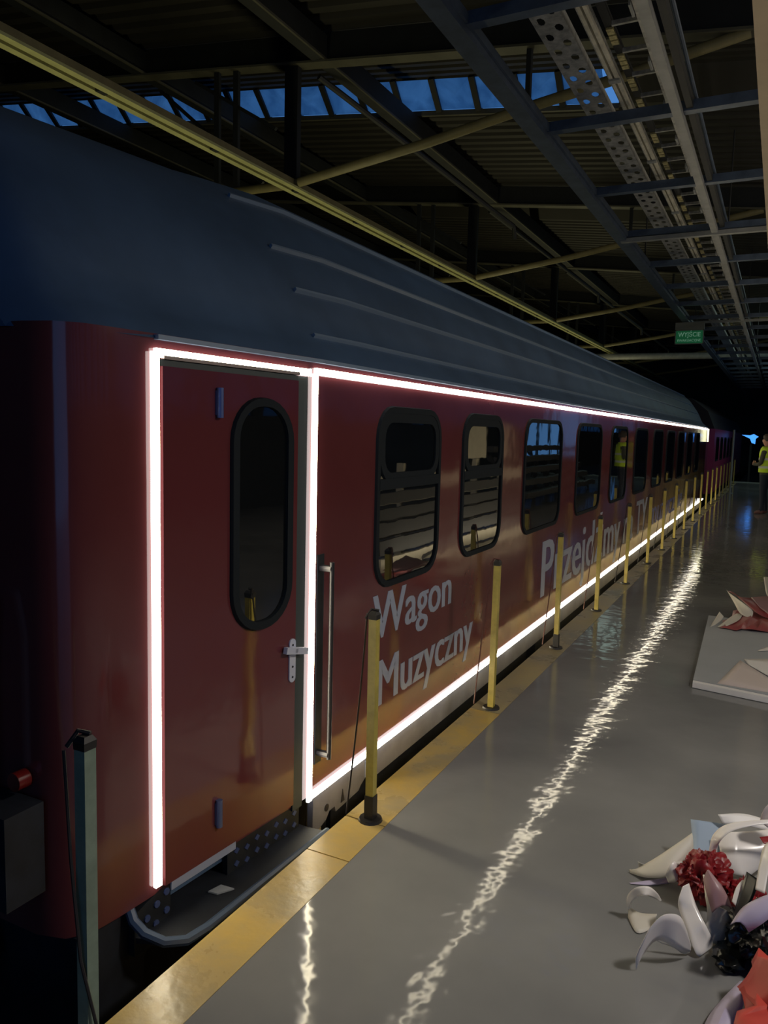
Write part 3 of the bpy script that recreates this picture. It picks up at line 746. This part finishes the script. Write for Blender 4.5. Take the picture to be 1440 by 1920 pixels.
# ------------------------------------------------------------------ person
def person(loc, rot):
    r = empty('person', 'person in dark clothes and yellow hi-vis vest standing at the right edge of the platform', 'person', None, loc)
    r.rotation_euler = (0, 0, rot)
    J = {'pel': (0, 0, .96, .14, .11), 'wa': (0, 0, 1.10, .135, .10), 'ch': (0, -.01, 1.30, .165, .115), 'nk0': (0, -.01, 1.47, .07, .065), 'nk': (0, .0, 1.54, .052, .055), 'hd': (0, .02, 1.63, .075, .085), 'hd2': (0, .02, 1.70, .07, .08)}
    vs, rs, es = [], [], []; idx = {}
    def v(n, x, y, z, a, b=None): idx[n] = len(vs); vs.append((x, y, z)); rs.append((a, b or a))
    for n_, t in J.items(): v(n_, *t)
    es += [('pel', 'wa'), ('wa', 'ch'), ('ch', 'nk0'), ('nk0', 'nk'), ('nk', 'hd'), ('hd', 'hd2')]
    for sx, q in ((1, 'r'), (-1, 'l')):
        v('hip'+q, sx*.09, 0, .88, .095); v('kn'+q, sx*.10, .02+.02*sx, .49, .062); v('cf'+q, sx*.105, 0.01*sx, .33, .056); v('an'+q, sx*.11, -.01, .09, .042); v('toe'+q, sx*.13, .14, .045, .04, .035); v('he'+q, sx*.11, -.05, .05, .04)
        es += [('pel', 'hip'+q), ('hip'+q, 'kn'+q), ('kn'+q, 'cf'+q), ('cf'+q, 'an'+q), ('an'+q, 'toe'+q), ('an'+q, 'he'+q)]
        v('sh'+q, sx*.19, -.01, 1.42, .062); v('el'+q, sx*.26, .02, 1.14, .046); v('wr'+q, sx*.12, .22, 1.12, .032); v('pa'+q, sx*.05, .25, 1.14, .036, .024)
        es += [('ch', 'sh'+q), ('sh'+q, 'el'+q), ('el'+q, 'wr'+q), ('wr'+q, 'pa'+q)]
        for k in range(4):
            v('f%d%s' % (k, q), sx*(.015), .262+.004*k, 1.165-.017*k, .010); v('g%d%s' % (k, q), -sx*(.02+.006*(k in (1, 2))), .25, 1.163-.017*k, .009)
            es += [('pa'+q, 'f%d%s' % (k, q)), ('f%d%s' % (k, q), 'g%d%s' % (k, q))]
        v('th'+q, sx*.045, .255, 1.19, .011); v('ti'+q, sx*.02, .255, 1.205, .009); es += [('pa'+q, 'th'+q), ('th'+q, 'ti'+q)]
    v('nose', 0, .112, 1.635, .013); es.append(('hd', 'nose'))
    for sx, q in ((1, 'r'), (-1, 'l')): v('ear'+q, sx*.082, .01, 1.635, .015, .02); es.append(('hd', 'ear'+q))
    me = bpy.data.meshes.new('body'); me.from_pydata(vs, [(idx[a], idx[b]) for a, b in es], [])
    o = bpy.data.objects.new('body', me); COL.objects.link(o)
    md = o.modifiers.new('s', 'SKIN'); sv = me.skin_vertices[0].data
    for i_, rr in enumerate(rs): sv[i_].radius = rr
    sv[0].use_root = True; md.use_smooth_shade = True
    o.modifiers.new('d', 'SUBSURF').levels = 1
    bpy.context.view_layer.update(); dg = bpy.context.evaluated_depsgraph_get()
    m2 = bpy.data.meshes.new_from_object(o.evaluated_get(dg)); bpy.data.objects.remove(o)
    m2.materials.clear()
    for q in ('skin', 'jacket', 'trousers', 'shoe', 'sole'): m2.materials.append(M[q])
    for p in m2.polygons:
        c = p.center; z = c.z; p.use_smooth = True
        hand = c.y > .20 and abs(c.x) < .13 and 1.05 < z < 1.25
        p.material_index = 0 if (z > 1.50 or hand) else 1 if z > .93 else 2 if z > .10 else 3 if z > .035 else 4
    b = bpy.data.objects.new('body', m2); COL.objects.link(b); b.parent = r
    zmin = min(vv.co.z for vv in m2.vertices)
    for vv in m2.vertices: vv.co.z -= zmin
    # vest: an open shell round the torso
    m = MB(); ring_ = []
    for z, a, bb in ((.93, .185, .150), (1.05, .180, .145), (1.2, .195, .150), (1.34, .215, .150), (1.45, .19, .125), (1.50, .12, .10)):
        ring_.append([(a*math.cos(t), bb*math.sin(t)-.005, z) for t in [2*math.pi*i_/20 for i_ in range(20)]])
    m.loft(ring_, closed=True); ve = m.build('vest', 'hivis', r, smooth=True); ve.modifiers.new('t', 'SOLIDIFY').thickness = .006
    for z, a, bb in ((1.02, .190, .153), (1.20, .203, .158)):
        m = MB(); m.loft([[(a*math.cos(t), bb*math.sin(t)-.005, zz) for t in [2*math.pi*i_/20 for i_ in range(20)]] for zz in (z, z+.05)], closed=True)
        m.build('reflective_band', 'reflective', ve, smooth=True)
    m = MB(); m.loft([[(a*math.cos(t), .01+a*1.12*math.sin(t)-o_, z-zmin) for t in [2*math.pi*i_/16 for i_ in range(16)]] for z, a, o_ in ((1.64, .088, .035), (1.70, .096, .022), (1.76, .088, .012), (1.80, .05, .01), (1.81, .005, .01))], closed=True)
    m.build('hair', 'hair', r, smooth=True)
    for sx in (-1, 1):
        m = MB(); m.tube([(sx*.03, .098, 1.655-zmin), (sx*.03, .106, 1.655-zmin)], .009, 8); m.build('eye', 'mark', r)
    m = MB(); m.box(-.022, .022, .094, .102, 1.588-zmin, 1.594-zmin); m.build('mouth', 'redfilm', r)
    return r
person((-.24, 19.1, 0), math.radians(70))

# ------------------------------------------------------------------ floor clutter at the right
def ray(u, v): return ROT @ Vector((u-CX, CY-v, -F))
def P(u, v, hh=0.0):
    d = ray(u, v); t = (hh-CH)/d.z; return Vector((d.x*t, d.y*t, hh))
def cr(pts, n):
    pts = [Vector(p) for p in pts]; out = []
    for i in range(len(pts)-1):
        p0, p1, p2, p3 = pts[max(i-1, 0)], pts[i], pts[i+1], pts[min(i+2, len(pts)-1)]
        for k in range(n):
            t = k/n; out.append(.5*((2*p1)+(p2-p0)*t+(2*p0-5*p1+4*p2-p3)*t*t+(3*p1-p0-3*p2+p3)*t**3))
    out.append(pts[-1]); return out
def strip(name, A, B, m, label, cat='film', n=6, cross=4, th=.0016, belly=0.0, group=None, parent=None):
    """a bent sheet between two edge curves; each entry (u, v, height above the floor)"""
    a = cr([P(*q) for q in A], n); b = cr([P(*q) for q in B], n)
    rows = []
    for pa, pb in zip(a, b):
        r = []
        for k in range(cross+1):
            t = k/cross; p = pa.lerp(pb, t); p.z += belly*math.sin(math.pi*t); p.z = max(p.z, .003); r.append(p)
        rows.append(r)
    mb = MB(); mb.loft(rows); o = mb.build(name, m, parent, smooth=True, fix=False)
    s = o.modifiers.new('t', 'SOLIDIFY'); s.thickness = th; s.offset = 1
    if parent is None: tag(o, label, cat, group)
    return o
def crumple(name, c, size, m, label, cat, seed, sub=3, amp=.35, flat=1.0):
    bm = bmesh.new(); bmesh.ops.create_icosphere(bm, subdivisions=sub, radius=1)
    from mathutils import noise
    off = Vector((seed*3.1, seed*1.7, seed*.9))
    for v in bm.verts:
        nrm = v.co.normalized()
        t = noise.turbulence(nrm*1.5+off, 4, True, noise_basis='VORONOI_F2F1', amplitude_scale=.6, frequency_scale=2.0)
        k = .55+amp*1.3*t+noise.noise(nrm*1.2+off)*.3
        d = noise.noise_vector(nrm*3.0+off)*.10
        v.co = Vector(((nrm.x*k+d.x)*size[0], (nrm.y*k+d.y)*size[1], (nrm.z*k+d.z)*size[2]))
    zm = min(v.co.z for v in bm.verts)
    for v in bm.verts: v.co.z = max(v.co.z - zm*.80, 0.002)
    me = bpy.data.meshes.new(name); bm.to_mesh(me); bm.free(); me.materials.append(M[m])
    for p in me.polygons: p.use_smooth = True
    me.set_sharp_from_angle(angle=math.radians(55))
    o = bpy.data.objects.new(name, me); COL.objects.link(o); o.location = c
    return tag(o, label, cat)

# the foam board with things on it
root = empty('foam_board', 'large grey-white foam board lying on the floor at the right edge', 'board')
pa, pb, pc = P(1298, 1290), P(1560, 1345), P(1328, 1163)
pd = pc + (pb-pa)*1.0; pd = Vector((pb.x+.05, pc.y-.05, 0))
TH = .045
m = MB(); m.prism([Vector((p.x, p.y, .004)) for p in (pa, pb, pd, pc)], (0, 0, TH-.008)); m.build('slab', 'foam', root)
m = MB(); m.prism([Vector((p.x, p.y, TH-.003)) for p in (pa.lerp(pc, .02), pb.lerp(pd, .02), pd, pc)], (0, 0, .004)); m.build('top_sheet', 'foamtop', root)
Z = TH+.003
strip('paper_sheet', [(1345, 1281, Z), (1480, 1305, Z)], [(1388, 1238, Z+.01), (1470, 1288, Z)], 'pinkpaper', 'pinkish white paper triangle lying on the foam board', 'paper')
strip('paper_sheet', [(1420, 1220, Z), (1470, 1200, Z+.02)], [(1424, 1221, Z+.004), (1475, 1218, Z)], 'whitefilm', 'small curled white paper sliver on the foam board', 'paper')
strip('paper_sheet', [(1395, 1236, Z+.001), (1480, 1235, Z+.001)], [(1402, 1246, Z+.004), (1480, 1290, Z+.004)], 'foam', 'pale flat sheet on the foam board beside the paper triangle', 'paper')
def crinkle_sheet(name, pts, nu, nv, amp, m, label, cat, seed, z0=Z):
    """crumpled sheet over the quad of four (u,v) floor points"""
    rnd = random.Random(seed); q = [P(u, v, z0) for u, v in pts]; rows = []
    for i in range(nu+1):
        r = []
        for j in range(nv+1):
            s, t = i/nu, j/nv
            p = q[0].lerp(q[1], s).lerp(q[3].lerp(q[2], s), t)
            e = 1 if 0 < i < nu and 0 < j < nv else .5
            p = p + Vector((rnd.uniform(-.03, .03), rnd.uniform(-.05, .05), abs(rnd.gauss(0, 1))*amp*e+.004)); r.append(p)
        rows.append(r)
    mb = MB(); mb.loft(rows); o = mb.build(name, m, None, smooth=True, fix=False); s = o.modifiers.new('t', 'SOLIDIFY'); s.thickness = .0015; s.offset = 1
    return tag(o, label, cat)
crinkle_sheet('crumpled_film', [(1352, 1180), (1490, 1188), (1490, 1148), (1372, 1148)], 12, 5, .022, 'redprint', 'crumpled faded red film on the back of the foam board', 'film', 3)
strip('film_strip', [(1331, 1176, Z), (1338, 1165, Z+.02), (1349, 1147, Z+.07)], [(1340, 1172, Z), (1350, 1165, Z+.02), (1357, 1156, Z+.05)], 'creamfilm', 'clear white film scrap at the back left corner of the foam board')
strip('film_strip', [(1362, 1106, Z+.15), (1375, 1128, Z+.10), (1388, 1150, Z+.05), (1408, 1160, Z+.02)], [(1367, 1112, Z+.15), (1398, 1134, Z+.12), (1412, 1148, Z+.07), (1404, 1166, Z+.01)], 'creamfilm', 'twisted white film strip standing up from the red film on the foam board')
strip('film_strip', [(1345, 1176, Z+.005), (1368, 1158, Z+.03), (1382, 1150, Z+.03)], [(1356, 1177, Z+.005), (1385, 1163, Z+.03), (1392, 1152, Z+.03)], 'creamfilm', 'folded white film strip low on the foam board')
strip('film_strip', [(1364, 1108, Z+.14), (1392, 1120, Z+.12), (1440, 1122, Z+.10), (1480, 1126, Z+.10)], [(1386, 1122, Z+.12), (1420, 1150, Z+.06), (1450, 1162, Z+.02), (1480, 1165, Z+.02)], 'redprint', 'raised dark red film fold behind the white strips on the foam board', belly=.02)
strip('film_strip', [(1408, 1120, Z+.13), (1445, 1118, Z+.15), (1490, 1118, Z+.15)], [(1425, 1140, Z+.09), (1450, 1156, Z+.06), (1490, 1160, Z+.06)], 'mauvefilm', 'mauve film sheet at the top of the crumpled film on the foam board')
strip('film_strip', [(1432, 1082, Z+.22), (1436, 1110, Z+.15), (1442, 1122, Z+.1)], [(1440, 1082, Z+.22), (1450, 1108, Z+.16), (1450, 1122, Z+.1)], 'creamfilm', 'thin film corner sticking up at the right edge above the foam board')

# near heap
strip('film_leaf', [(1179, 1635, .002), (1200, 1626, .03), (1240, 1602, .09), (1298, 1562, .15)], [(1182, 1637, .002), (1215, 1646, .02), (1256, 1640, .05), (1300, 1598, .10)], 'creamfilm', 'pale curved leaf of film at the upper left of the heap', belly=.012)
strip('film_leaf', [(1196, 1615, .05), (1208, 1622, .04)], [(1198, 1628, .02), (1222, 1618, .05)], 'creamfilm', 'tiny pointed tip of film above the pale leaf')
strip('film_leaf', [(1180, 1656, .002), (1215, 1651, .012), (1255, 1645, .02)], [(1182, 1658, .002), (1222, 1660, .003), (1265, 1655, .005)], 'lilacfilm', 'grey film strip on the floor under the pale leaf')
strip('film_sheet', [(1295, 1536, .16), (1298, 1580, .10), (1294, 1620, .06)], [(1362, 1545, .16), (1352, 1585, .11), (1336, 1625, .07)], 'bluefilm', 'pale blue film sheet standing at the back of the heap')
strip('film_sheet', [(1346, 1527, .20), (1395, 1526, .20), (1450, 1540, .18), (1500, 1545, .16)], [(1356, 1545, .17), (1400, 1548, .17), (1450, 1560, .15), (1500, 1570, .14)], 'foam', 'flat white film edge behind the heap, above the white arch')
strip('film_sheet', [(1424, 1540, .24), (1436, 1512, .30), (1470, 1490, .34)], [(1450, 1560, .20), (1470, 1545, .22), (1500, 1540, .25)], 'pinkpaper', 'cream paper corner rising at the right edge behind the heap')
strip('film_sheet', [(1345, 1560, .16), (1352, 1600, .11), (1372, 1636, .06), (1392, 1642, .04)], [(1500, 1545, .18), (1480, 1580, .14), (1450, 1610, .08), (1414, 1636, .04)], 'whitefilm', 'large rounded white film sheet inside the white arch', belly=-.01)
strip('film_arch', [(1330, 1622, .10), (1330, 1590, .16), (1340, 1562, .21), (1370, 1544, .25), (1440, 1537, .27), (1500, 1540, .27)], [(1344, 1620, .10), (1345, 1592, .16), (1355, 1572, .21), (1380, 1556, .24), (1440, 1545, .26), (1500, 1548, .26)], 'whitefilm', 'glossy white arched strip of film over the heap')
strip('film_curl', [(1247, 1640, .08), (1256, 1622, .12), (1265, 1615, .13), (1272, 1625, .11)], [(1254, 1655, .04), (1268, 1652, .07), (1276, 1640, .08), (1278, 1632, .09)], 'whitefilm', 'small white curl of film between leaf and red film', n=5)
strip('film_curl', [(1262, 1617, .12), (1280, 1614, .12), (1297, 1614, .11)], [(1270, 1634, .09), (1282, 1628, .10), (1300, 1622, .10)], 'creamfilm', 'short cream strip behind the small white curl')
crumple('red_crumple', P(1316, 1690, 0), (.085, .085, .085), 'redfilm', 'crumpled dark red film ball in the middle of the heap', 'film', 5, sub=5, amp=.26)
crumple('red_crumple', P(1400, 1722, 0), (.05, .06, .06), 'redfilm', 'second crumple of dark red film right of the larger one', 'film', 8, sub=4)
# loops
strip('film_loop', [(1178, 1712, .01), (1176, 1682, .07), (1190, 1665, .12), (1215, 1662, .13), (1232, 1674, .10), (1240, 1688, .06)], [(1182, 1705, .02), (1184, 1692, .06), (1196, 1682, .09), (1210, 1679, .11), (1226, 1684, .08), (1238, 1690, .06)], 'whitefilm', 'white looped film ribbon at the left of the heap, upper of two loops')
strip('film_loop', [(1179, 1700, .03), (1200, 1712, .02), (1232, 1714, .015)], [(1178, 1720, .004), (1195, 1750, .003), (1225, 1740, .003)], 'creamfilm', 'flat tail of ribbon lying below the upper loop')
strip('film_loop', [(1192, 1818, .002), (1192, 1795, .05), (1205, 1765, .11), (1222, 1735, .16), (1245, 1715, .19), (1272, 1716, .18), (1284, 1735, .14), (1295, 1770, .06)], [(1193, 1818, .002), (1200, 1800, .04), (1212, 1780, .07), (1225, 1766, .09), (1240, 1763, .09), (1262, 1775, .07), (1280, 1785, .04), (1294, 1784, .03)], 'whitefilm', 'wide glossy white curled ribbon at the lower left of the heap', n=6)
strip('film_loop', [(1228, 1762, .05), (1255, 1758, .06), (1282, 1766, .05), (1296, 1780, .02)], [(1240, 1768, .04), (1262, 1776, .03), (1280, 1788, .01), (1292, 1787, .01)], 'creamfilm', 'rolled under end of the wide white ribbon')
strip('film_band', [(1281, 1662, .17), (1273, 1684, .14), (1272, 1702, .11), (1286, 1740, .07), (1304, 1786, .02), (1312, 1794, .006)], [(1292, 1656, .17), (1300, 1682, .14), (1312, 1712, .11), (1326, 1740, .08), (1336, 1762, .04), (1336, 1776, .02)], 'whitefilm', 'bent white film band in front of the red crumple, left arm of the V')
strip('film_band', [(1318, 1640, .18), (1322, 1680, .14), (1326, 1715, .10), (1318, 1760, .04)], [(1326, 1640, .18), (1334, 1690, .14), (1372, 1718, .10), (1352, 1775, .02)], 'creamfilm', 'cream film band right arm of the V in the heap')
strip('film_band', [(1318, 1650, .20), (1326, 1680, .17), (1335, 1712, .13)], [(1332, 1634, .22), (1358, 1668, .19), (1374, 1705, .14)], 'mauvefilm', 'mauve film flap between the red crumple and the black film', belly=.02)
crumple('black_bag', P(1425, 1800, 0), (.095, .10, .10), 'blackbag', 'shiny black plastic bag at the right of the heap', 'bag', 11, sub=5, amp=.22)
crumple('black_bag', P(1366, 1808, 0), (.045, .06, .03), 'blackbag', 'low black plastic lump at the foot of the black bag', 'bag', 12, sub=3, amp=.25)
strip('film_band', [(1400, 1634, .26), (1388, 1670, .21), (1374, 1716, .15)], [(1424, 1650, .26), (1408, 1690, .21), (1376, 1722, .15)], 'blackfilm', 'pointed black film strip above the black bag')
strip('film_band', [(1372, 1690, .18), (1380, 1665, .21), (1392, 1650, .23)], [(1380, 1700, .17), (1388, 1668, .21), (1396, 1652, .23)], 'whitefilm', 'slim white film edge left of the pointed black strip')
strip('film_band', [(1370, 1734, .19), (1395, 1700, .23), (1440, 1678, .26), (1490, 1670, .27)], [(1404, 1748, .18), (1425, 1735, .21), (1455, 1715, .24), (1490, 1705, .25)], 'lilacfilm', 'lilac grey curled flap lying across the black bag', belly=.02)
strip('film_band', [(1416, 1668, .25), (1424, 1620, .30), (1434, 1585, .34), (1460, 1570, .36)], [(1434, 1676, .25), (1442, 1630, .30), (1452, 1600, .34), (1475, 1590, .36)], 'whitefilm', 'upright glossy white band at the right edge of the heap')
strip('film_band', [(1424, 1570, .34), (1440, 1568, .34)], [(1432, 1582, .33), (1445, 1582, .33)], 'redfilm', 'small red film tip at the right edge, top of the heap')
crinkle_sheet('red_sheet', [(1385, 1965), (1490, 1990), (1530, 1800), (1420, 1800)], 5, 5, .04, 'redfabric', 'bright red crumpled film sheet in the bottom right corner', 'film', 21, z0=.12)
strip('red_fold', [(1420, 1793, .20), (1400, 1830, .14), (1382, 1850, .10)], [(1480, 1840, .22), (1450, 1880, .16), (1400, 1910, .10)], 'redfabric', 'upright peak of the bright red film in the bottom right corner', belly=.02)
strip('film_roll', [(1310, 1950, .01), (1330, 1905, .02), (1360, 1868, .03), (1382, 1848, .05)], [(1370, 1960, .03), (1385, 1920, .05), (1392, 1890, .07), (1400, 1868, .08)], 'lilacfilm', 'lilac white film sheet left of the bright red film', belly=.03)
